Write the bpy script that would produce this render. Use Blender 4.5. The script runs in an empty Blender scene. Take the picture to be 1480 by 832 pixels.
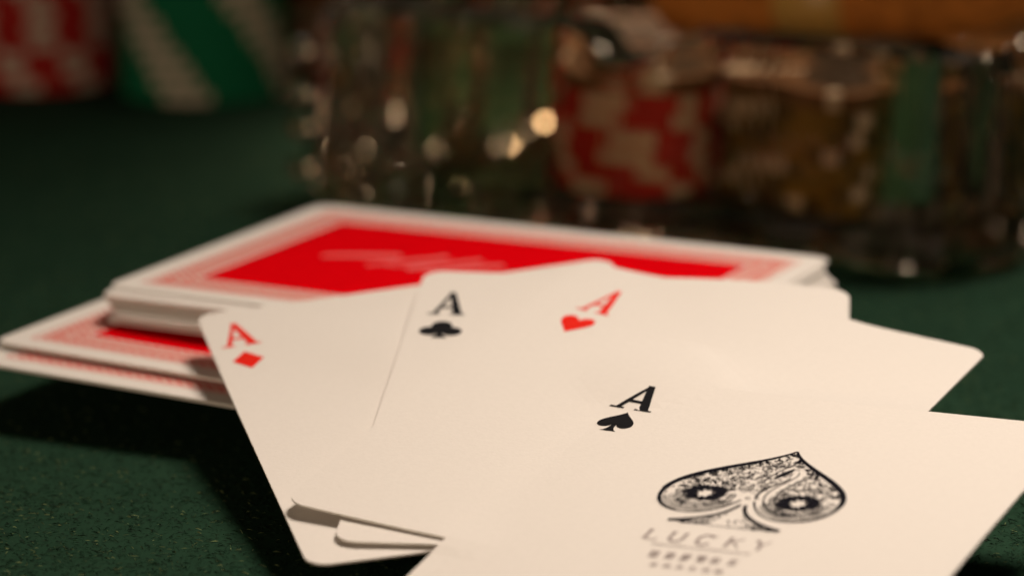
import bpy, math, random
import numpy as np
from mathutils import Vector
from mathutils.geometry import tessellate_polygon

random.seed(7)
rng = np.random.default_rng(7)
MM = 0.001
C = bpy.context.scene.collection
SC = bpy.context.scene

# ------------------------------------------------------------------ camera
PITCH, CAM_H, FPX = 0.23254807, 124.970355, 4500.0
cam = bpy.data.cameras.new('camera')
cam_ob = bpy.data.objects.new('camera', cam)
C.objects.link(cam_ob)
cam.sensor_width = 36.0
cam.lens = FPX / 1480.0 * 36.0
cam.clip_start, cam.clip_end = 0.01, 20.0
cam_ob.location = (0, 0, CAM_H * MM)
cam_ob.rotation_euler = (math.pi / 2 - PITCH, 0, 0)
cam.dof.use_dof = True
cam.dof.focus_distance = 0.406
cam.dof.aperture_fstop = 12.6
SC.camera = cam_ob

# ------------------------------------------------------------------ light
w = bpy.data.worlds.new('World')
SC.world = w
w.use_nodes = True
w.node_tree.nodes['Background'].inputs[0].default_value = (1.0, 0.72, 0.48, 1)
w.node_tree.nodes['Background'].inputs[1].default_value = 0.03


def area_lamp(name, loc, target, size, power, color, spread=180):
    l = bpy.data.lights.new(name, 'AREA')
    l.shape = 'DISK'
    l.size = size
    l.energy = power
    l.color = color
    l.spread = math.radians(spread)
    o = bpy.data.objects.new(name, l)
    C.objects.link(o)
    o.location = loc
    o.rotation_euler = (Vector(target) - Vector(loc)).to_track_quat('-Z', 'Y').to_euler()
    return o


def spot_lamp(name, loc, target, radius, power, color, half_deg, blend):
    l = bpy.data.lights.new(name, 'SPOT')
    l.energy = power
    l.color = color
    l.shadow_soft_size = radius
    l.spot_size = math.radians(2 * half_deg)
    l.spot_blend = blend
    o = bpy.data.objects.new(name, l)
    C.objects.link(o)
    o.location = loc
    o.rotation_euler = (Vector(target) - Vector(loc)).to_track_quat('-Z', 'Y').to_euler()
    return o


# a shaded lamp over the far right of the table, small spots added behind for glints, a weak added fill for the chip fronts
spot_lamp('table_lamp', (0.34, 0.76, 0.90), (0.065, 0.365, 0.0), 0.20, 66.5, (1.0, 0.84, 0.70), 16.0, 0.95)
for bx, by, bz, bw in ((0.06, 1.55, 1.05, 100.0), (-0.42, 1.40, 0.80, 75.0), (0.50, 1.50, 0.90, 75.0)):
    spot_lamp('glint_lamp', (bx, by, bz), (0.03, 0.69, 0.03), 0.045, bw, (1.0, 0.75, 0.52), 2.7, 0.7)
area_lamp('fill_lamp', (-0.45, -0.55, 0.24), (-0.02, 0.7, 0.02), 0.3, 2.6, (1.0, 0.74, 0.52))

SC.view_settings.view_transform = 'Standard'
SC.view_settings.look = 'None'
SC.view_settings.exposure = 0.0
SC.view_settings.gamma = 1.0
SC.render.engine = 'CYCLES'
SC.cycles.max_bounces = 16
SC.cycles.transmission_bounces = 14
SC.cycles.glossy_bounces = 8
SC.cycles.diffuse_bounces = 4
SC.cycles.caustics_reflective = True
SC.cycles.caustics_refractive = True
SC.cycles.blur_glossy = 0.5
SC.cycles.sample_clamp_indirect = 6.0
SC.cycles.use_denoising = True
SC.cycles.use_adaptive_sampling = False


# ------------------------------------------------------------------ materials
def mat(name, col, rough=0.5, spec=0.5, noise=0.0, nscale=400.0, bump=0.0, bscale=900.0, metal=0.0):
    m = bpy.data.materials.new(name)
    m.use_nodes = True
    nt = m.node_tree
    b = nt.nodes['Principled BSDF']
    b.inputs['Base Color'].default_value = (*col, 1)
    b.inputs['Roughness'].default_value = rough
    b.inputs['Specular IOR Level'].default_value = spec
    b.inputs['Metallic'].default_value = metal
    tc = nt.nodes.new('ShaderNodeTexCoord')
    if noise:
        n = nt.nodes.new('ShaderNodeTexNoise')
        n.inputs['Scale'].default_value = nscale
        n.inputs['Detail'].default_value = 5
        nt.links.new(tc.outputs['Object'], n.inputs['Vector'])
        r = nt.nodes.new('ShaderNodeMapRange')
        r.inputs['From Min'].default_value = 0.3
        r.inputs['From Max'].default_value = 0.7
        r.inputs['To Min'].default_value = 1 - noise
        r.inputs['To Max'].default_value = 1 + noise
        nt.links.new(n.outputs['Fac'], r.inputs['Value'])
        mx = nt.nodes.new('ShaderNodeVectorMath')
        mx.operation = 'SCALE'
        mx.inputs[0].default_value = col
        nt.links.new(r.outputs[0], mx.inputs['Scale'])
        nt.links.new(mx.outputs[0], b.inputs['Base Color'])
    if bump:
        n2 = nt.nodes.new('ShaderNodeTexNoise')
        n2.inputs['Scale'].default_value = bscale
        n2.inputs['Detail'].default_value = 3
        nt.links.new(tc.outputs['Object'], n2.inputs['Vector'])
        bp = nt.nodes.new('ShaderNodeBump')
        bp.inputs['Strength'].default_value = bump
        bp.inputs['Distance'].default_value = 0.0002
        nt.links.new(n2.outputs['Fac'], bp.inputs['Height'])
        nt.links.new(bp.outputs[0], b.inputs['Normal'])
    return m


PAPER = mat('card_paper', (0.80, 0.765, 0.72), 0.62, 0.16, noise=0.016, nscale=1400, bump=0.14, bscale=2200)
INK_BLACK = mat('black_ink', (0.012, 0.012, 0.014), 0.85, 0.04)
INK_NAVY = mat('engraving_ink', (0.008, 0.008, 0.013), 0.85, 0.04)
INK_GREY = mat('fine_lettering_ink', (0.36, 0.31, 0.30), 0.85, 0.04)
INK_RED = mat('red_ink', (0.80, 0.022, 0.012), 0.85, 0.04)
BACK_RED = mat('back_red_ink', (0.70, 0.001, 0.005), 0.9, 0.0, noise=0.04, nscale=300)
BACK_SCRIPT = mat('back_script_ink', (0.78, 0.17, 0.17), 0.85, 0.04)
SPOT_WHITE = mat('chip_white_clay', (0.62, 0.53, 0.43), 0.75, 0.12, noise=0.08, nscale=250)
INLAY = mat('chip_inlay_shade', (0.05, 0.035, 0.025), 0.9, 0.03)  # shade put into the colour: dark inlay keeps lit chip tops dim
SPOT_BLACK = mat('chip_black_clay', (0.02, 0.017, 0.015), 0.75, 0.12)
CHIP_RED = mat('chip_red_clay', (0.44, 0.02, 0.016), 0.75, 0.12, noise=0.08, nscale=250)
CHIP_GREEN = mat('chip_green_clay', (0.008, 0.17, 0.075), 0.75, 0.12, noise=0.08, nscale=250)
CHIP_OCHRE = mat('chip_ochre_clay', (0.22, 0.13, 0.025), 0.75, 0.12, noise=0.08, nscale=250)
CHIP_BROWN = mat('chip_brown_clay', (0.15, 0.075, 0.035), 0.75, 0.12, noise=0.08, nscale=250)
CHIP_PINK = mat('chip_pink_clay', (0.48, 0.17, 0.19), 0.75, 0.12, noise=0.08, nscale=250)
CHIP_BLUE = mat('chip_blue_clay', (0.09, 0.12, 0.26), 0.75, 0.12, noise=0.08, nscale=250)


def felt_material():
    m = bpy.data.materials.new('green_felt')
    m.use_nodes = True
    nt = m.node_tree
    b = nt.nodes['Principled BSDF']
    b.inputs['Roughness'].default_value = 0.95
    b.inputs['Specular IOR Level'].default_value = 0.05
    tc = nt.nodes.new('ShaderNodeTexCoord')
    n = nt.nodes.new('ShaderNodeTexNoise')
    n.inputs['Scale'].default_value = 1500
    n.inputs['Detail'].default_value = 6
    n.inputs['Roughness'].default_value = 0.7
    n3 = nt.nodes.new('ShaderNodeTexNoise')
    n3.inputs['Scale'].default_value = 55
    n3.inputs['Detail'].default_value = 4
    for q in (n, n3):
        nt.links.new(tc.outputs['Object'], q.inputs['Vector'])
    add = nt.nodes.new('ShaderNodeMath')
    add.operation = 'MULTIPLY_ADD'
    add.inputs[1].default_value = 0.55
    nt.links.new(n3.outputs['Fac'], add.inputs[0])
    nt.links.new(n.outputs['Fac'], add.inputs[2])
    r = nt.nodes.new('ShaderNodeValToRGB')
    r.color_ramp.elements[0].position = 0.55
    r.color_ramp.elements[0].color = (0.0115, 0.036, 0.020, 1)
    r.color_ramp.elements[1].position = 1.0
    r.color_ramp.elements[1].color = (0.018, 0.050, 0.028, 1)
    nt.links.new(add.outputs[0], r.inputs[0])
    nt.links.new(r.outputs[0], b.inputs['Base Color'])
    bp = nt.nodes.new('ShaderNodeBump')
    bp.inputs['Strength'].default_value = 0.12
    bp.inputs['Distance'].default_value = 0.0003
    nt.links.new(n.outputs['Fac'], bp.inputs['Height'])
    nt.links.new(bp.outputs[0], b.inputs['Normal'])
    return m


def fuzz_material():
    m = bpy.data.materials.new('felt_fibres')
    m.use_nodes = True
    nt = m.node_tree
    b = nt.nodes['Principled BSDF']
    b.inputs['Roughness'].default_value = 0.8
    b.inputs['Specular IOR Level'].default_value = 0.2
    g = nt.nodes.new('ShaderNodeNewGeometry')
    r = nt.nodes.new('ShaderNodeValToRGB')
    r.color_ramp.elements[0].color = (0.014, 0.040, 0.022, 1)
    r.color_ramp.elements[1].color = (0.30, 0.36, 0.16, 1)
    e = r.color_ramp.elements.new(0.75)
    e.color = (0.015, 0.045, 0.024, 1)
    e = r.color_ramp.elements.new(0.90)
    e.color = (0.035, 0.07, 0.034, 1)
    nt.links.new(g.outputs['Random Per Island'], r.inputs[0])
    nt.links.new(r.outputs[0], b.inputs['Base Color'])
    tr = nt.nodes.new('ShaderNodeBsdfTranslucent')
    nt.links.new(r.outputs[0], tr.inputs['Color'])
    mix = nt.nodes.new('ShaderNodeMixShader')
    mix.inputs[0].default_value = 0.5
    nt.links.new(b.outputs[0], mix.inputs[1])
    nt.links.new(tr.outputs[0], mix.inputs[2])
    nt.links.new(mix.outputs[0], nt.nodes['Material Output'].inputs['Surface'])
    return m


def border_material():
    """fine red guilloche printed on white stock (object coordinates of the flat border)"""
    m = bpy.data.materials.new('back_border_print')
    m.use_nodes = True
    nt = m.node_tree
    b = nt.nodes['Principled BSDF']
    b.inputs['Roughness'].default_value = 0.5
    b.inputs['Specular IOR Level'].default_value = 0.2
    tc = nt.nodes.new('ShaderNodeTexCoord')
    facs = []
    for rot in (45, -45):
        mp = nt.nodes.new('ShaderNodeMapping')
        mp.inputs['Rotation'].default_value = (0, 0, math.radians(rot))
        wv = nt.nodes.new('ShaderNodeTexWave')
        wv.inputs['Scale'].default_value = 260
        wv.inputs['Distortion'].default_value = 1.5
        wv.inputs['Detail Scale'].default_value = 1.0
        nt.links.new(tc.outputs['Object'], mp.inputs[0])
        nt.links.new(mp.outputs[0], wv.inputs[0])
        facs.append(wv)
    mx = nt.nodes.new('ShaderNodeMath')
    mx.operation = 'MULTIPLY'
    nt.links.new(facs[0].outputs['Fac'], mx.inputs[0])
    nt.links.new(facs[1].outputs['Fac'], mx.inputs[1])
    r = nt.nodes.new('ShaderNodeValToRGB')
    r.color_ramp.elements[0].position = 0.2
    r.color_ramp.elements[0].color = (0.72, 0.11, 0.09, 1)
    r.color_ramp.elements[1].position = 0.38
    r.color_ramp.elements[1].color = (0.80, 0.62, 0.54, 1)
    nt.links.new(mx.outputs[0], r.inputs[0])
    nt.links.new(r.outputs[0], b.inputs['Base Color'])
    return m


def glass_material(name, col=(1, 1, 1), ior=1.52, rough=0.0):
    m = bpy.data.materials.new(name)
    m.use_nodes = True
    b = m.node_tree.nodes['Principled BSDF']
    b.inputs['Base Color'].default_value = (*col, 1)
    b.inputs['Roughness'].default_value = rough
    b.inputs['IOR'].default_value = ior
    b.inputs['Transmission Weight'].default_value = 1.0
    return m


def whisky_material():
    m = glass_material('whisky', (1.0, 0.93, 0.85), 1.36)
    nt = m.node_tree
    v = nt.nodes.new('ShaderNodeVolumeAbsorption')
    v.inputs['Color'].default_value = (0.84, 0.42, 0.10, 1)
    v.inputs['Density'].default_value = 62.0
    nt.links.new(v.outputs[0], nt.nodes['Material Output'].inputs['Volume'])
    return m


FELT, FUZZ, BORDER = felt_material(), fuzz_material(), border_material()
GLASS = glass_material('cut_glass', (0.95, 0.83, 0.66))
WHISKY = whisky_material()


# ------------------------------------------------------------------ helpers
def mesh_of(name, verts, faces, m, smooth=False):
    me = bpy.data.meshes.new(name)
    me.from_pydata([tuple(float(c) * MM for c in v) for v in verts], [], faces)
    me.materials.append(m)
    if smooth:
        me.polygons.foreach_set('use_smooth', [True] * len(me.polygons))
    me.update()
    return me


def obj(name, me, parent=None, loc=(0, 0, 0), rot=(0, 0, 0)):
    o = bpy.data.objects.new(name, me)
    C.objects.link(o)
    o.location = Vector(loc) * MM
    o.rotation_euler = rot
    o.parent = parent
    return o


def tag(o, label, cat, group=None):
    o['label'] = label
    o['category'] = cat
    if group:
        o['group'] = group
    return o


def on_plane(px, py, z=0.0):
    """the point of the level z (mm) seen at pixel px, py of the photograph"""
    u, v = (px - 740) / FPX, (416 - py) / FPX
    cp, sp = math.cos(PITCH), math.sin(PITCH)
    d = (CAM_H - z) / (sp - v * cp)
    return u * d, d * (cp + v * sp)


class Sheet:
    """flat print collected from strokes and filled outlines, in card millimetres"""
    def __init__(self, put, lift=0.045):
        self.put, self.lift, self.v, self.f, self.n = put, lift, [], [], 0

    def _z(self):
        self.n += 1
        return self.lift + 0.002 * (self.n % 25)

    def fill(self, pts):
        z = self._z()
        o = len(self.v)
        if len(pts) == 4:                      # long bars follow the bend of the card
            p = np.array(pts, float)
            nu, nv = 8, 4
            for i in range(nu + 1):
                for j in range(nv + 1):
                    u, w_ = i / nu, j / nv
                    q = (1 - u) * ((1 - w_) * p[0] + w_ * p[1]) + u * ((1 - w_) * p[3] + w_ * p[2])
                    self.v.append(self.put(q[0], q[1], z))
            for i in range(nu):
                for j in range(nv):
                    k = o + i * (nv + 1) + j
                    self.f.append((k, k + 1, k + nv + 2, k + nv + 1))
            return
        self.v += [self.put(x, y, z) for x, y in pts]
        for t in tessellate_polygon([[Vector((x, y, 0)) for x, y in pts]]):
            a, b, c = [pts[i] for i in t]
            up = (b[0] - a[0]) * (c[1] - a[1]) - (b[1] - a[1]) * (c[0] - a[0])
            t = tuple(o + i for i in t)
            self.f.append(t if up > 0 else t[::-1])

    def stroke(self, pts, wd):
        if len(pts) < 2:
            return
        z = self._z()
        p = np.array(pts, float)
        n = len(p)
        ws = np.array(wd, float) if np.ndim(wd) else np.full(n, float(wd))
        t = np.gradient(p, axis=0)
        t /= np.linalg.norm(t, axis=1)[:, None] + 1e-9
        nn = np.c_[-t[:, 1], t[:, 0]] * ws[:, None] / 2
        o = len(self.v)
        for a, b in zip(p + nn, p - nn):
            self.v += [self.put(a[0], a[1], z), self.put(b[0], b[1], z)]
        self.f += [(o + 2 * i, o + 2 * i + 1, o + 2 * i + 3, o + 2 * i + 2) for i in range(n - 1)]

    def done(self, name, m, parent):
        return obj(name, mesh_of(name, self.v, self.f, m), parent)


def bez(p0, p1, p2, p3, n=14):
    t = np.linspace(0, 1, n)[:, None]
    p0, p1, p2, p3 = map(np.array, (p0, p1, p2, p3))
    return ((1 - t) ** 3 * p0 + 3 * (1 - t) ** 2 * t * p1 + 3 * (1 - t) * t * t * p2 + t ** 3 * p3).tolist()


# ------------------------------------------------------------------ the table
S = 1600
obj('table_felt', mesh_of('table_felt', [(-S, -300, 0), (S, -300, 0), (S, 2400, 0), (-S, 2400, 0)], [(0, 1, 2, 3)], FELT))['kind'] = 'structure'


def felt_fuzz(n=170000):
    x = rng.uniform(-115, 150, n)
    y = 330 + 320 * rng.random(n) ** 1.5
    keep = np.abs(x) < y * 0.178 + 6
    x, y = x[keep], y[keep]
    n = len(x)
    a = rng.uniform(0, 2 * math.pi, n)
    L = rng.uniform(0.35, 1.3, n)
    wd = rng.uniform(0.02, 0.055, n)
    h = rng.uniform(0.02, 0.26, n)
    v = np.empty((n, 4, 3))
    dx, dy = np.cos(a), np.sin(a)
    zb = rng.uniform(0.0, 0.2, n)
    v[:, 0] = np.c_[x - dy * wd, y + dx * wd, zb]
    v[:, 1] = np.c_[x + dy * wd, y - dx * wd, zb + 0.02]
    mx_, my_ = x + dx * L * .55, y + dy * L * .55
    v[:, 2] = np.c_[mx_ + dy * wd, my_ - dx * wd, zb + h]
    v[:, 3] = np.c_[x + dx * L, y + dy * L, zb + h * rng.uniform(.2, 1.2, n)]
    me = bpy.data.meshes.new('felt_fuzz')
    vv = (v.reshape(-1, 3) * MM).astype(np.float32)
    idx = np.arange(n * 4).reshape(n, 4)
    me.vertices.add(n * 4)
    me.vertices.foreach_set('co', vv.ravel())
    loops = np.concatenate([idx[:, [0, 1, 2]], idx[:, [0, 2, 3]]], axis=1).reshape(-1, 3)
    me.loops.add(loops.size)
    me.polygons.add(len(loops))
    me.loops.foreach_set('vertex_index', loops.ravel().astype(np.int32))
    me.polygons.foreach_set('loop_start', (np.arange(len(loops)) * 3).astype(np.int32))
    me.update(calc_edges=True)
    me.validate()
    me.materials.append(FUZZ)
    o = obj('felt_fuzz', me)
    o['kind'] = 'stuff'
    tag(o, 'loose short green fibres standing on the felt', 'felt fuzz')


felt_fuzz()

# ------------------------------------------------------------------ card shapes
CORNER, THICK = 3.0, 0.24


def card_grid(wh, hh, put, nx=30, ny=40):
    """rounded rectangle of half sizes wh, hh; put(x, y, dz) gives the point in space"""
    ys = [hh - CORNER + CORNER * math.sin(a) for a in np.linspace(math.pi / 2, 0, 9)]
    ys += list(np.linspace(hh - CORNER, -(hh - CORNER), ny))[1:-1]
    ys += [-y for y in ys[8::-1]]
    vt, vb, f = [], [], []
    for y in ys:
        e = max(0.0, abs(y) - (hh - CORNER))
        half = wh - CORNER + math.sqrt(max(0.0, CORNER ** 2 - e * e))
        for x in np.linspace(-half, half, nx):
            vt.append(put(x, y, 0))
            vb.append(put(x, y, -THICK))
    N = len(vt)
    R = len(ys)
    for j in range(R - 1):
        for i in range(nx - 1):
            a = j * nx + i
            f.append((a, a + nx, a + nx + 1, a + 1))
            f.append((N + a, N + a + 1, N + a + nx + 1, N + a + nx))
    ring = [i for i in range(nx)] + [j * nx + nx - 1 for j in range(1, R)] + \
           [(R - 1) * nx + i for i in range(nx - 2, -1, -1)] + [j * nx for j in range(R - 2, 0, -1)]
    for a, b in zip(ring, ring[1:] + ring[:1]):
        f.append((a, b, N + b, N + a))
    return vt + vb, f


# the fan of aces lies on one gently bent surface; each card adds its own tilt
FAN_Z0 = 10.7473417
FAN_Q = (0.043987671, 0.106354582, 0.0624910e-3, 0.0372256e-3, 0.67786845e-3)
ACE = {
    'S': (24.41586, 357.884682, -0.47818592, 0.032569078, 0.073473397, -1.02942447e-3, 1.5),
    'H': (19.15, 400.1, -0.47058714, -0.070937838, 0.009585543, -0.80597705e-3, 1.1),
    'C': (13.84462, 405.589566, -0.10279788, -0.031206397, 0.026769076, -0.37707185e-3, 0.7),
    'D': (-5.085291, 409.95881, 0.25125466, -0.004739462, 0.013094605, -0.41146632e-3, 0.0),
}
MX = sum(a[0] for a in ACE.values()) / 4
MY = sum(a[1] for a in ACE.values()) / 4


US = 1.04
DW, DH = 47.0, 31.5 * US
UX, UY, UTH, UZ = -5.75, 473.2, -0.46682668, 15.5
cu, su = math.cos(UTH), math.sin(UTH)
GX, GY, GTH, GZ = -20.6, 457.6, -0.4565892, 9.1
GT = -0.032


def smax(a, b, k=0.25):
    return 0.5 * (a + b + math.sqrt((a - b) ** 2 + k * k))


def outside(lx, ly, w_, h_):
    return math.hypot(max(0.0, abs(lx) - w_), max(0.0, abs(ly) - h_))


def ace_z(k, X, Y):
    """height of an ace over the felt: its own bend, draped over whatever lies below it"""
    cx, cy, th, a, b, c, lay = ACE[k]
    lx, ly = (X - cx) * math.cos(th) + (Y - cy) * math.sin(th), -(X - cx) * math.sin(th) + (Y - cy) * math.cos(th)
    x, y = X - MX, Y - MY
    q = FAN_Q
    z = FAN_Z0 + q[0] * x + q[1] * y + q[2] * x * x + q[3] * x * y + q[4] * y * y + lay + a * lx + b * ly + c * ly * ly
    if k == 'C':
        z -= .0022 * max(0.0, lx - 8) ** 2
    z = max(z, 0.55 + lay)
    ux, uy = X - UX, Y - UY
    o = outside(ux * cu + uy * su, -ux * su + uy * cu, DW, DH)
    z = smax(z, UZ + .0048 * ux + .007 * uy + .36 - .006 * o * o, .7)
    gx_, gy_ = X - GX, Y - GY
    o = outside(gx_ * math.cos(GTH) + gy_ * math.sin(GTH), -gx_ * math.sin(GTH) + gy_ * math.cos(GTH), DW, DH)
    z = smax(z, GZ + GT * (gx_ * math.cos(GTH) + gy_ * math.sin(GTH)) + .4 - .02 * o * o)
    for j in 'DCHS':
        if j == k:
            break
        bx, by, bt = ACE[j][:3]
        gx_, gy_ = X - bx, Y - by
        o = outside(gx_ * math.cos(bt) + gy_ * math.sin(bt), -gx_ * math.sin(bt) + gy_ * math.cos(bt), 31.5, 44.0)
        if o < 20:
            z = smax(z, ace_z(j, X, Y) + .46 - (.006 if j == 'C' else .02) * o * o, .12)
    return z


def ace_put(k):
    cx, cy, th = ACE[k][:3]
    ct, st = math.cos(th), math.sin(th)
    oz = ace_z(k, cx, cy)
    memo = {}

    def put(lx, ly, dz):
        key = (round(lx, 3), round(ly, 3))
        X, Y = cx + lx * ct - ly * st, cy + lx * st + ly * ct
        if key not in memo:
            memo[key] = ace_z(k, X, Y)
        return X - cx, Y - cy, memo[key] - oz + dz
    return put, (cx, cy, oz)


def letter_a(sh, x, y, h=8.4, wd=5.8):
    """slab-serif capital A: foot centre x, y"""
    k = wd / 6.0
    tw, bw = 0.78 * k, 1.45 * k
    sh.fill([(x - 2.35 * k, y), (x - 2.35 * k + tw, y), (x + .42 * k, y + h), (x - .12 * k, y + h)])
    sh.fill([(x + 1.15 * k, y), (x + 1.15 * k + bw, y), (x + .60 * k, y + h), (x - .38 * k, y + h)])
    sh.fill([(x - 1.60 * k, y + h * .28), (x + 1.45 * k, y + h * .28), (x + 1.36 * k, y + h * .28 + .68), (x - 1.5 * k, y + h * .28 + .68)])
    sh.fill([(x - 3.0 * k, y), (x - 1.0 * k, y), (x - 1.0 * k, y + .42), (x - 3.0 * k, y + .42)])
    sh.fill([(x + .55 * k, y), (x + 3.0 * k, y), (x + 3.0 * k, y + .42), (x + .55 * k, y + .42)])


def heart_pts(x, y, wd, h):
    r = bez((0, -.5), (.12, -.28), (.5, 0.0), (.5, .26)) + bez((.5, .26), (.5, .56), (.1, .6), (0, .27))[1:]
    pts = r + [(-a, b) for a, b in r[-2:0:-1]]
    return [(x + a * wd, y + b * h) for a, b in pts]


def spade_half():
    return bez((0, .5), (.10, .30), (.5, .10), (.5, -.13)) + bez((.5, -.13), (.5, -.36), (.14, -.38), (.06, -.16))[1:]


def spade_pts(x, y, wd, h):
    r = spade_half() + bez((.06, -.16), (.07, -.34), (.12, -.46), (.24, -.5))[1:]
    pts = r + [(-a, b) for a, b in r[-1:0:-1]]
    return [(x + a * wd, y + b * h) for a, b in pts]


def club_fill(sh, x, y, wd, h):
    for cx, cy in ((0, .24), (-.26, -.10), (.26, -.10)):
        sh.fill([(x + (cx + .245 * math.cos(t)) * wd, y + (cy + .25 * math.sin(t)) * h) for t in np.linspace(0, 2 * math.pi, 22)[:-1]])
    sh.fill([(x - .1 * wd, y - .1 * h), (x, y + .2 * h), (x + .1 * wd, y - .1 * h), (x + .06 * wd, y - .3 * h), (x + .2 * wd, y - .5 * h), (x - .2 * wd, y - .5 * h), (x - .06 * wd, y - .3 * h)])


def diamond_pts(x, y, wd, h):
    return [(x, y + h / 2), (x - wd / 2, y), (x, y - h / 2), (x + wd / 2, y)]


def ace(k, label):
    put, o = ace_put(k)
    v, f = card_grid(31.5, 44.0, put)
    me = mesh_of('playing_card', v, f, PAPER)
    card = obj('playing_card', me, None, o)
    tag(card, label, 'playing card', 'face up aces fanned on the felt')
    return card, put


# ---- ace of diamonds (lowest)
card, put = ace('D', 'ace of diamonds, lowest card of the face up fan, at its left')
sh = Sheet(put); letter_a(sh, -27.0, 30.1, 8.5, 5.6); sh.done('index_letter', INK_RED, card)
sh = Sheet(put); sh.fill(diamond_pts(-27.0, 24.8, 4.5, 6.2)); sh.done('suit_pip', INK_RED, card)

# ---- ace of clubs
card, put = ace('C', 'ace of clubs, second card of the fan, between ace of diamonds and ace of hearts')
sh = Sheet(put); letter_a(sh, -26.45, 28.3, 8.0, 5.4); sh.done('index_letter', INK_BLACK, card)
sh = Sheet(put); club_fill(sh, -26.5, 23.0, 6.1, 5.9); sh.done('suit_pip', INK_BLACK, card)

# ---- ace of hearts
card, put = ace('H', 'ace of hearts, third card of the fan, lying just under the ace of spades')
sh = Sheet(put); letter_a(sh, -22.3, 26.9, 9.0, 5.0); sh.done('index_letter', INK_RED, card)
sh = Sheet(put); sh.fill(heart_pts(-22.6, 21.5, 4.9, 6.0)); sh.done('suit_pip', INK_RED, card)

# ---- ace of spades (top of the fan)
card, put = ace('S', 'ace of spades with a large engraved spade, topmost card of the fan')
sh = Sheet(put); letter_a(sh, -27.0, 33.1, 6.9, 6.0); sh.done('index_letter', INK_BLACK, card)
sh = Sheet(put); sh.fill(spade_pts(-26.85, 29.1, 5.0, 6.4)); sh.done('suit_pip', INK_BLACK, card)


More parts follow.
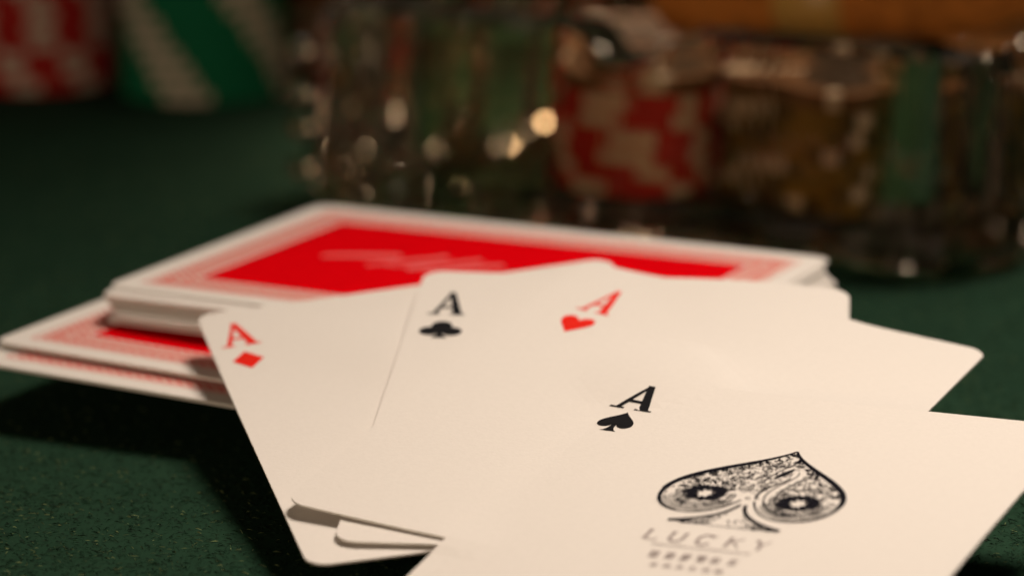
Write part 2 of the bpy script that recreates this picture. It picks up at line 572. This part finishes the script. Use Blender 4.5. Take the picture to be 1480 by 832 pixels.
def emblem(card, put):
    rs = random.Random(3)
    sh = Sheet(put)
    right = bez((0, 26.0), (2.6, 20.6), (11.7, 17.2), (11.7, 11.0), 30)
    low = bez((11.7, 11.0), (11.7, 7.2), (9.4, 5.1), (6.4, 5.1), 16)
    cusp = bez((6.4, 5.1), (3.8, 5.1), (1.9, 7.2), (0.9, 9.9), 14)
    for s in (1, -1):
        m = lambda P: [(s * a, b) for a, b in P]
        n = len(right)
        sh.stroke(m(right), [.30 + .70 * math.sin(min(1, i / n * 1.2) * 2.2) * (0.75 + .25 * (s < 0)) for i in range(n)])
        sh.stroke(m(low), np.linspace(.62, .22, len(low)))
        sh.stroke(m(cusp), np.linspace(.2, .28, len(cusp)))
        # stem side
        st = bez((.35, 8.6), (.9, 5.6), (3.4, 3.6), (7.3, 2.4), 14)
        sh.stroke(m(st), np.linspace(.45, .75, len(st)))
    sh.stroke(bez((-7.3, 2.4), (-3, 2.1), (3, 2.0), (7.3, 2.2), 8), .12)
    outline = right + low[1:] + cusp[1:]
    poly = np.array(outline + [(-a, b) for a, b in outline[::-1]])

    def inside(x, y):
        a, b = poly, np.roll(poly, -1, 0)
        cond = (a[:, 1] > y) != (b[:, 1] > y)
        with np.errstate(divide='ignore', invalid='ignore'):
            xi = (b[:, 0] - a[:, 0]) * (y - a[:, 1]) / (b[:, 1] - a[:, 1]) + a[:, 0]
        return np.count_nonzero(cond & (x < xi)) % 2 == 1

    def edge_d(x, y):
        return np.sqrt(((poly - (x, y)) ** 2).sum(1)).min()
    eyes = ((-6.1, 10.8), (6.4, 10.6))
    # light ribbon that curls from the middle down to the right lobe
    ribbon = bez((2.9, 19.6), (3.9, 17.2), (.4, 14.2), (1.9, 10.4), 16) + bez((1.9, 10.4), (2.7, 8.2), (4.2, 7.0), (6.3, 6.6), 10)[1:]
    sh.stroke(ribbon, np.linspace(.12, .26, len(ribbon)))
    rib2 = bez((2.5, 17.6), (2.2, 15.6), (-.4, 13.6), (.8, 10.6), 14)
    sh.stroke(rib2, np.linspace(.2, .35, len(rib2)))
    rib3 = [(x + 1.35, y + .35) for x, y in ribbon]
    sh.stroke(rib3[5:], .2)
    # dark fish-shaped leaf above the ribbon
    up, dn = bez((.4, 17.0), (.6, 18.6), (1.2, 20.0), (2.0, 20.6), 10), bez((2.0, 20.6), (2.0, 19.2), (1.4, 17.6), (.4, 17.0), 10)
    sh.fill(up + dn[1:-1])
    sh.stroke(bez((-.4, 15.8), (-.2, 18.0), (.4, 20.2), (1.4, 21.6), 10), .2)
    for ex, ey in eyes:
        ring = [(ex + 2.6 * math.cos(t), ey + 2.1 * math.sin(t)) for t in np.linspace(0, 2 * math.pi, 40)]
        # dark iris built of short wedges round a white star
        for k in range(54):
            t = k / 54 * 2 * math.pi + rs.uniform(-.05, .05)
            r0 = .75 + .6 * abs(math.sin(t * 4)) + rs.uniform(-.08, .12)
            r1 = rs.uniform(1.8, 2.5) + .4 * max(0, math.sin(t))
            sh.stroke([(ex + r0 * math.cos(t), ey + r0 * math.sin(t)), (ex + 1.3 * r1 * math.cos(t + .08), ey + r1 * math.sin(t + .08))], (.40, .22))
        sh.stroke(ring, .16)
        for k in range(9):
            r = 2.75 + k * .33
            a0 = rs.uniform(2.9, 3.5) if k < 6 else 3.5
            a1 = rs.uniform(5.7, 6.6) if k < 6 else 5.9
            arc = [(ex + r * math.cos(t), ey + r * 1.02 * math.sin(t)) for t in np.linspace(a0, a1, 22)]
            run = []
            for p in arc:
                if inside(*p) and edge_d(*p) > .3:
                    run.append(p)
                else:
                    sh.stroke(run, .10); run = []
            sh.stroke(run, .10)
        for k in range(60):
            t = rs.uniform(0, 2 * math.pi)
            r0 = rs.uniform(2.6, 3.4)
            r1 = r0 + rs.uniform(.5, 1.6)
            P = [(ex + r * math.cos(t + .18 * (r - r0)), ey + r * math.sin(t + .18 * (r - r0))) for r in np.linspace(r0, r1, 4)]
            if all(inside(*p) and edge_d(*p) > .25 for p in P):
                sh.stroke(P, (.06, .13, .13, .05))
    # scrollwork between the eyes and the rim: little curls, thicker near the rim
    n = 0
    while n < 560:
        x, y = rs.uniform(-12, 12), rs.uniform(8, 26)
        if not inside(x, y):
            continue
        d = edge_d(x, y)
        if d < .35 or min(math.hypot(x - ex, y - ey) for ex, ey in eyes) < 3.5:
            continue
        if y < 12.5 and rs.random() < .75:
            continue
        if min(math.hypot(x - a, y - b) for a, b in ribbon) < .85 and x > 0.4:
            continue
        r = rs.uniform(.18, .5)
        a0, sw = rs.uniform(0, 6.28), rs.uniform(2.2, 4.6) * rs.choice((-1, 1))
        wd = rs.uniform(.08, .16) + max(0, .26 * (1.5 - d) / 1.5) * (y > 12)
        P = [(x + r * (1 - .5 * k / 7) * math.cos(a0 + sw * k / 7), y + r * (1 - .5 * k / 7) * math.sin(a0 + sw * k / 7)) for k in range(8)]
        if all(inside(*p) for p in P):
            sh.stroke(P, np.linspace(wd, wd * .5, 8))
            n += 1
    # feathering in the stem
    for k in range(70):
        x = rs.uniform(-6.0, 6.0)
        top = 2.4 + 6.2 * max(0, 1 - abs(x) / 6.6) ** 2.2
        y0 = rs.uniform(2.3, max(2.5, top - .3))
        r = rs.uniform(.15, .4)
        a0 = rs.uniform(0, 6.28)
        sh.stroke([(x + r * math.cos(a0 + t), min(top, y0 + r * math.sin(a0 + t))) for t in np.linspace(0, 2.4, 5)], rs.uniform(.09, .2))
    sh.done('spade_emblem', INK_NAVY, card)


emblem(card, put)


def lettering(card, put):
    # five spaced capitals, thin with thick stems
    H = 2.6
    glyph = {
        'L': [[(0, H), (0, 0)], [(0, 0), (1.5, 0), (1.5, .6)]],
        'U': [[(0, H), (0, .7), (.5, .05), (1.2, .05), (1.65, .7), (1.65, H)]],
        'C': [[(1.7, H - .5), (1.2, H), (.5, H), (0, H - .7), (0, .7), (.5, 0), (1.2, 0), (1.7, .5)]],
        'K': [[(0, H), (0, 0)], [(1.6, H), (.05, H * .45)], [(.5, H * .62), (1.7, 0)]],
        'Y': [[(0, H), (.8, H * .5), (.8, 0)], [(1.65, H), (.8, H * .5)]],
    }
    line = obj('lettering_line', None, card)
    for ch, x in zip('LUCKY', (-8.0, -4.9, -1.3, 2.6, 6.0)):
        sh = Sheet(put)
        for i, st in enumerate(glyph[ch]):
            sh.stroke([(x + a, -3.2 + b) for a, b in st], .50 if i == 0 else .24)
        x0 = x + glyph[ch][0][0][0]
        sh.stroke([(x0 - .4, -3.2 + H), (x0 + .4, -3.2 + H)], .16)
        sh.done('letter', INK_GREY, line)
    rs = random.Random(5)
    # rows of print too fine to read
    for y, x0, x1, hh, wd, step in ((-4.6, -6.3, 6.3, .62, .13, .42), (-7.6, -5.6, 5.9, 1.35, .30, 2.05), (-9.9, -4.3, 4.4, .7, .2, 1.7)):
        sh = Sheet(put)
        x = x0
        while x < x1:
            if step < 1:
                sh.stroke([(x, y), (x + rs.uniform(-.1, .25), y + hh * rs.uniform(.5, 1))], wd)
                sh.stroke([(x, y + hh * rs.random()), (x + .3, y + hh * rs.random())], wd * .7)
            else:
                for k in range(4):
                    yy = y + hh * k / 3
                    sh.stroke([(x + rs.uniform(0, .3), yy), (x + step * rs.uniform(.5, .72), yy)], wd * rs.uniform(.5, 1))
                for k in range(2):
                    xx = x + rs.uniform(.1, step * .6)
                    sh.stroke([(xx, y), (xx + rs.uniform(-.2, .2), y + hh)], wd * rs.uniform(.6, 1.1))
            x += step
        sh.done('fine_print', INK_GREY, card)


lettering(card, put)

# ------------------------------------------------------------------ face down piles
flat = lambda x, y, dz: (x, y, dz)
v, f = card_grid(DW, DH, flat, nx=6, ny=6)
DECK_BODY = mesh_of('playing_card', v, f, PAPER)


def frame_mesh(w0, h0, w1, h1, z):
    V = [(-w0, -h0, z), (w0, -h0, z), (w0, h0, z), (-w0, h0, z), (-w1, -h1, z), (w1, -h1, z), (w1, h1, z), (-w1, h1, z)]
    return mesh_of('back_border', V, [(0, 1, 5, 4), (1, 2, 6, 5), (2, 3, 7, 6), (3, 0, 4, 7)], BORDER)


PM = 10.4
BACK_BANDS = [frame_mesh(DW - a_, DH - a_, DW - b_, DH - b_, 0.02) for a_, b_ in ((3.9, 4.4), (4.9, 7.5), (7.9, 9.9))]
pw, ph = DW - PM, DH - PM
BACK_PANEL = mesh_of('back_panel', [(-pw, -ph, .02), (pw, -ph, .02), (pw, ph, .02), (-pw, ph, .02)], [(0, 1, 2, 3)], BACK_RED)


def script_mesh():
    """worn flourishing script across the panel, too soft to read"""
    sh = Sheet(flat, .03)
    sh.stroke(bez((-27, -1.0), (-24, 1.5), (-20, 2.6), (-15.5, 4.2), 12), np.linspace(1.4, 2.6, 12))
    sh.stroke(bez((-17.5, -3.5), (-15, .5), (-12, 1.5), (-8.5, 7.0), 12), np.linspace(1.0, 1.8, 12))
    sh.stroke(bez((-10.5, -3.0), (-8.5, 0), (-6, 2.5), (-2.5, 7.2), 12), np.linspace(1.8, 1.6, 12))
    sh.stroke(bez((-6.5, -4.2), (-4.5, -1), (-2, 2), (2.2, 5.6), 12), np.linspace(1.6, 1.8, 12))
    sh.stroke(bez((-15, -1.5), (-12.5, -3), (-10.5, 0), (-8, 1.5), 10), .7)
    sh.stroke(bez((6, -5.0), (9, -3.0), (12, -1.2), (17, 2.5), 12), np.linspace(.8, 1.7, 12))
    sh.stroke(bez((16, -3.0), (18, -1.0), (20, 2.2), (24, 4.5), 12), np.linspace(1.0, 1.5, 12))
    return mesh_of('back_script', sh.v, sh.f, BACK_SCRIPT)


BACK_SCRIPT_ME = script_mesh()


def deck_card(loc, rz, tilt=(0, 0), script=True):
    c = obj('playing_card', DECK_BODY, None, loc, (math.atan(tilt[1]), -math.atan(tilt[0]), rz))
    for me in BACK_BANDS:
        obj('back_border', me, c)
    p = obj('back_panel', BACK_PANEL, c)
    obj('back_script', BACK_SCRIPT_ME, p)
    return c


ORD = ('top', 'second', 'third', 'fourth', 'fifth', 'sixth', 'seventh', 'eighth', 'ninth', 'tenth', 'eleventh', 'twelfth',
       'thirteenth', 'fourteenth', 'fifteenth', 'sixteenth', 'seventeenth', 'eighteenth', 'nineteenth', 'twentieth',
       'twenty-first', 'twenty-second', 'twenty-third', 'twenty-fourth')
def shift(x, y, th, a, b):
    """move by a along the long side and b along the short side"""
    return x + a * math.cos(th) - b * math.sin(th), y + a * math.sin(th) + b * math.cos(th)


NU = 11
for i in range(NU):
    if i == 0:
        a, b, th = 0, 0, UTH
    elif i == 1:
        a, b, th = 1.0, -3.6, UTH + .004
    else:
        a, b, th = min(.5 * i, 3.6) + random.uniform(-.5, .5), -min(2.6 + .35 * i, 6) + random.uniform(-.4, .4), UTH + random.uniform(-.012, .012)
    x, y = shift(UX, UY, UTH, a, b)
    z = UZ - i * .365
    z += .0048 * (a * cu - b * su) + .007 * (a * su + b * cu)
    c = deck_card((x, y, z), th, (.0048 * cu + .007 * su, -.0048 * su + .007 * cu))
    tag(c, ('red backed card lying on top of the higher pile' if i == 0 else '%s card from the top of the higher red backed pile' % ORD[i]) if i < NU - 1 else 'lowest card of the higher pile of red backed cards', 'playing card', 'cards of the higher face down pile')

spots = [(0, 0, 0, GZ), (-.6, .4, .004, GZ - .34), (.3, -7.0, .006, GZ - 1.15), (-1.0, -6.6, .0, GZ - 1.5)]
for k in range(11):
    spots.append((17 + random.uniform(-1, 1), 15 + random.uniform(-1, 1), random.uniform(-.01, .01), GZ + GT * 17 - 1.9 - k * .36))
for i, (a, b, dt, z) in enumerate(spots):
    x, y = shift(GX, GY, GTH, a, b)
    c = deck_card((x, y, z), GTH + dt, (GT, 0))
    if i == 0:
        lab = 'red backed card on top of the lower pile at the left edge'
    elif i == len(spots) - 1:
        lab = 'lowest card of the lower red backed pile, touching the felt'
    else:
        lab = '%s card from the top of the lower red backed pile at left' % ORD[i]
    tag(c, lab, 'playing card', 'cards of the lower face down pile')

# ------------------------------------------------------------------ poker chips
CR, CT = 19.5, 3.3


def lathe(profile, seg, m, name, smooth=True, fn=None):
    V, F = [], []
    n = len(profile)
    for j in range(seg):
        t = 2 * math.pi * j / seg
        for r, z in profile:
            rr = fn(r, z, t) if fn else r
            V.append((rr * math.cos(t), rr * math.sin(t), z))
    for j in range(seg):
        k = (j + 1) % seg
        for i in range(n - 1):
            F.append((j * n + i, k * n + i, k * n + i + 1, j * n + i + 1))
    F.append(tuple(j * n for j in range(seg))[::-1])
    F.append(tuple(j * n + n - 1 for j in range(seg)))
    return mesh_of(name, V, F, m, smooth)


def chip_meshes(body_m, spot_m, stripe_m, half_deg):
    prof = [(CR - .5, 0), (CR - .12, .12), (CR, .5), (CR, CT - .5), (CR - .12, CT - .12), (CR - .5, CT), (13.6, CT), (13.2, CT - .12)]
    body = lathe(prof, 44, body_m, 'poker_chip', False)

    def wrap(name, m, ha, lift, r_in):
        V, F = [], []
        A = np.linspace(-math.radians(ha), math.radians(ha), 7)
        pr = [(r_in, -lift), (CR - .45, -lift), (CR + lift, .5), (CR + lift, CT - .5), (CR - .45, CT + lift), (r_in + 1.4, CT + lift)]
        for t in A:
            V += [(r * math.cos(t), r * math.sin(t), z) for r, z in pr]
        n = len(pr)
        for j in range(len(A) - 1):
            F += [(j * n + i, (j + 1) * n + i, (j + 1) * n + i + 1, j * n + i + 1) for i in range(n - 1)]
        return mesh_of(name, V, F, m)
    spot = wrap('edge_spot', spot_m, half_deg, .012, 14.2)
    stripe = wrap('spot_stripe', stripe_m, half_deg * .34, .022, 14.6) if stripe_m else None
    disc = lathe([(15.2, CT - .10), (15.1, CT + .05)], 32, INLAY, 'inlay', False)
    return body, spot, stripe, disc


KIND = {
    'red': (chip_meshes(CHIP_RED, SPOT_WHITE, None, 9.5), 'red and white', 8),
    'green': (chip_meshes(CHIP_GREEN, SPOT_WHITE, None, 17), 'green and white', 4),
    'ochre': (chip_meshes(CHIP_OCHRE, SPOT_BLACK, SPOT_WHITE, 26), 'ochre and black', 4),
    'brown': (chip_meshes(CHIP_BROWN, SPOT_WHITE, None, 7), 'brown and cream', 4),
    'pink': (chip_meshes(CHIP_PINK, SPOT_WHITE, None, 13), 'pink and white', 6),
    'blue': (chip_meshes(CHIP_BLUE, SPOT_WHITE, None, 12), 'blue and white', 6),
}
NTH = ('lowest', 'second up', 'third up', 'fourth up', 'fifth up', 'sixth up', 'seventh up', 'eighth up', 'ninth up')


def chip_stack(px, py, kinds, turn, where, jitter=.5):
    """px: middle of the stack, py: its foot on the felt as seen in the photograph"""
    x, y = on_plane(px, py)
    y += CR
    for i, kd in enumerate(kinds):
        (body, spot, stripe, disc), words, n = KIND[kd]
        a = turn(i)
        c = obj('poker_chip', body, None, (x + random.uniform(-jitter, jitter), y + random.uniform(-jitter, jitter), i * (CT + .03) + .03), (0, 0, a))
        for k in range(n):
            s = obj('edge_spot', spot, c, (0, 0, 0), (0, 0, 2 * math.pi * k / n))
            if stripe:
                obj('spot_stripe', stripe, s)
        obj('inlay', disc, c)
        tag(c, '%s chip, %s in %s' % (words, NTH[i], where), 'poker chip', 'poker chips in ' + where)
    return x, y


rnd = lambda i: random.uniform(0, 6.28)
D2 = math.radians
chip_stack(40, 136, ['red'] * 9, rnd, 'the stack at the far left')
chip_stack(282, 152, ['green'] * 9, lambda i: D2(-97 - 7 * i), 'the stack beside the far left red stack')
chip_stack(412, 118, ['brown'] * 8, rnd, 'the dim stack left of the ashtray')
chip_stack(585, 96, ['red'] * 8, rnd, 'the first stack behind the ashtray from the left')
chip_stack(765, 74, ['pink'] * 8, rnd, 'the second stack behind the ashtray from the left')
chip_stack(905, 76, ['brown'] * 7, rnd, 'the third stack behind the ashtray from the left')
chip_stack(1045, 88, ['red', 'brown'] * 3, rnd, 'the stack left of the whisky tumbler')
chip_stack(690, 118, ['brown', 'red'] * 4, rnd, 'the stack touching the back of the ashtray')
chip_stack(1335, 135, ['ochre', 'brown'] * 4, rnd, 'the stack in front of the whisky tumbler')


# ------------------------------------------------------------------ tumblers
def crystal_ashtray(corner, ang, side, H):
    """square block of clear crystal: broad upright flutes outside, a bowl inside, a rest in each rim"""
    per = 56
    half = side / 2
    plan = []
    for k in range(4):
        for i in range(per):
            t = i / per
            a = (t - .5) * 2
            cutc = max(0.0, abs(a) - .90) / .10
            x = a * half
            y = -half + cutc * .05 * side
            y += 1.5 * math.cos(t * 2 * math.pi * 5) * (1 - cutc)
            c_, s_ = [(1, 0), (0, 1), (-1, 0), (0, -1)][k]
            plan.append((x * c_ - y * s_, x * s_ + y * c_))
    n = len(plan)

    def bowl(p, r):
        m = (abs(p[0]) ** 9 + abs(p[1]) ** 9) ** (1 / 9)
        return p[0] / m * r, p[1] / m * r

    def rest(p):
        a = min(abs(p[0]), abs(p[1]))
        return -7.0 * max(0.0, 1 - (a / 11.0) ** 2)
    V, F = [], []

    def ring(pts, zs):
        V.extend([(x, y, z) for (x, y), z in zip(pts, zs)])
    sc = lambda f: [(x * f, y * f) for x, y in plan]
    rim = [H + rest(p) for p in plan]
    ring(sc(.955), [0] * n)
    ring(sc(.985), [1.0] * n)
    ring(sc(1.0), [3.2] * n)
    ring(sc(.965), [z - 4.0 for z in rim])
    ring(sc(.95), [z - 1.2 for z in rim])
    ring(sc(.925), [z for z in rim])
    bi = half * .77
    ring([bowl(p, bi + 1.5) for p in plan], [z for z in rim])
    ring([bowl(p, bi) for p in plan], [z - 1.5 for z in rim])
    ring([bowl(p, bi * .985) for p in plan], [9] * n)
    ring([bowl(p, bi * .97) for p in plan], [5.2] * n)
    ring([bowl(p, bi * .94) for p in plan], [4.0] * n)
    R = len(V) // n
    for j in range(R - 1):
        for i in range(n):
            k = (i + 1) % n
            F.append((j * n + i, j * n + k, (j + 1) * n + k, (j + 1) * n + i))
    F.append(tuple(range(n))[::-1])
    F.append(tuple((R - 1) * n + i for i in range(n)))
    ca, sa = math.cos(ang), math.sin(ang)
    cx = corner[0] - half * ca - half * sa
    cy = corner[1] - half * sa + half * ca
    o = obj('ashtray', mesh_of('ashtray', V, F, GLASS), None, (cx, cy, .05), (0, 0, ang))
    tag(o, 'heavy square crystal ashtray with fluted sides standing behind the cards', 'ashtray')
    return o, lambda x, y, z: (cx + x * ca - y * sa, cy + x * sa + y * ca, z)


tray, in_tray = crystal_ashtray(on_plane(1425, 412), math.radians(-29), 146, 39)


def bowl_stack(x, y, kinds, where):
    for i, kd in enumerate(kinds):
        (body, spot, stripe, disc), words, n = KIND[kd]
        p = in_tray(x + random.uniform(-.6, .6), y + random.uniform(-.6, .6), 4.1 + i * (CT + .03))
        c = obj('poker_chip', body, None, p, (0, 0, random.uniform(0, 6.28)))
        for k in range(n):
            sp_ = obj('edge_spot', spot, c, (0, 0, 0), (0, 0, 2 * math.pi * k / n))
            if stripe:
                obj('spot_stripe', stripe, sp_)
        obj('inlay', disc, c)
        tag(c, '%s chip, %s in %s' % (words, NTH[i], where), 'poker chip', 'poker chips in ' + where)


bowl_stack(33, -33, ['ochre'] * 6 + ['brown'], 'the front right stack inside the crystal ashtray')
bowl_stack(-7, -34, ['red', 'red', 'red', 'red', 'red', 'red', 'brown'], 'the front middle stack inside the crystal ashtray')
bowl_stack(-35, 2, ['green', 'red', 'brown', 'red', 'red', 'brown', 'brown'], 'the left stack inside the crystal ashtray')
bowl_stack(4, 8, ['pink', 'red', 'pink', 'red', 'pink', 'brown', 'brown'], 'the central stack inside the crystal ashtray')
bowl_stack(35, 22, ['ochre'] * 6 + ['brown'], 'the back right stack inside the crystal ashtray')

# small glass beads added on three corners of the crystal to catch glints
bead = lathe([(2.6 * math.cos(a_) + .001, 2.6 * math.sin(a_)) for a_ in np.linspace(-math.pi / 2, math.pi / 2, 13)], 24, GLASS, 'glint_bead', True)
tray_mid = Vector(in_tray(0, 0, 0)) - Vector((0, 0, .05))
for sx, sy in ((-1, -1), (1, 1), (-1, 1)):
    for z_ in (7.0, 15.0, 21.5, 30.0):
        q = Vector(in_tray(sx * 70.5, sy * 70.5, z_)) - tray_mid
        ob = obj('glint_bead', bead, tray)
        ca_, sa_ = math.cos(-tray.rotation_euler.z), math.sin(-tray.rotation_euler.z)
        ob.location = Vector((q.x * ca_ - q.y * sa_, q.x * sa_ + q.y * ca_, z_)) * MM


def cigar(p0, p1, r, label):
    """rolled leaf, rounded cap at one end, cut foot at the other"""
    a, b = Vector(p0), Vector(p1)
    L = (b - a).length
    q = (b - a).to_track_quat('Z', 'Y').to_euler()
    pr = [(.01, 0), (r * .5, .5), (r * .82, 2.6), (r * .97, 6), (r, 12)] + [(r * (1 + .012 * math.sin(k * 1.7)), 12 + (L - 12) * k / 12) for k in range(1, 12)] + [(r * .99, L), (.01, L - .6)]
    leaf = mat('tobacco_leaf', (0.48, 0.17, 0.03), 0.8, 0.15, noise=0.3, nscale=220, bump=.3, bscale=700)
    g = obj('cigar', lathe(pr, 32, leaf, 'cigar', True), None, p0, q)
    tag(g, label, 'cigar')
    gold = mat('band_gold', (0.55, 0.33, 0.08), 0.35, 0.5)
    obj('paper_band', lathe([(r * 1.0, 28), (r * 1.03, 28.2), (r * 1.03, 41.8), (r, 42)], 32, gold, 'paper_band', True), g)


cigar(in_tray(-24, -8, 36.4), in_tray(126, 4, 43.8), 8.5, 'brown cigar lying over the rim of the crystal ashtray')


def tumbler(loc, R, H, base, wall, label, flutes):
    def flute(r, z, t):
        if r < R * .8 or z < 1.0:
            return r
        return r * (1 + .012 * math.cos(t * flutes))
    out = [(0.01, 0), (R * .82, 0), (R * .90, .6), (R * .945, 2.2), (R * .96, 4.5), (R, H * .7), (R * 1.005, H - 1), (R - wall * .5, H)]
    Ri = R - wall - 1.0
    inn = [(Ri, H - 1), (Ri - .6, H * .6), (Ri - 1.5, base + 6), (Ri - 3.2, base + 2.2), (Ri - 7, base + .4), (0.01, base)]
    g = obj('tumbler', lathe(out + inn, flutes * 8, GLASS, 'tumbler', False, flute), None, loc)
    tag(g, label, 'glass')
    return g, Ri


def whisky(loc, Ri, base, top, label):
    e = .12
    pr = [(0.01, base - e), (Ri - 7, base + .4 - e), (Ri - 3.2 + e, base + 2.2), (Ri - 1.5 + e, base + 6), (Ri - 1.2 + e, top - .6), (Ri - 1.0 + e, top), (0.01, top - .1)]
    o = obj('whisky', lathe(pr, 64, WHISKY, 'whisky', True), None, loc)
    tag(o, label, 'drink')


tx, ty = on_plane(1330, 62)
tl = (tx, ty + 42, .05)
g, ri = tumbler(tl, 41, 88, 6, 3.2, 'fluted glass tumbler of whisky standing behind the crystal ashtray', 14)
whisky(tl, ri, 6, 45, 'amber whisky inside the fluted tumbler')
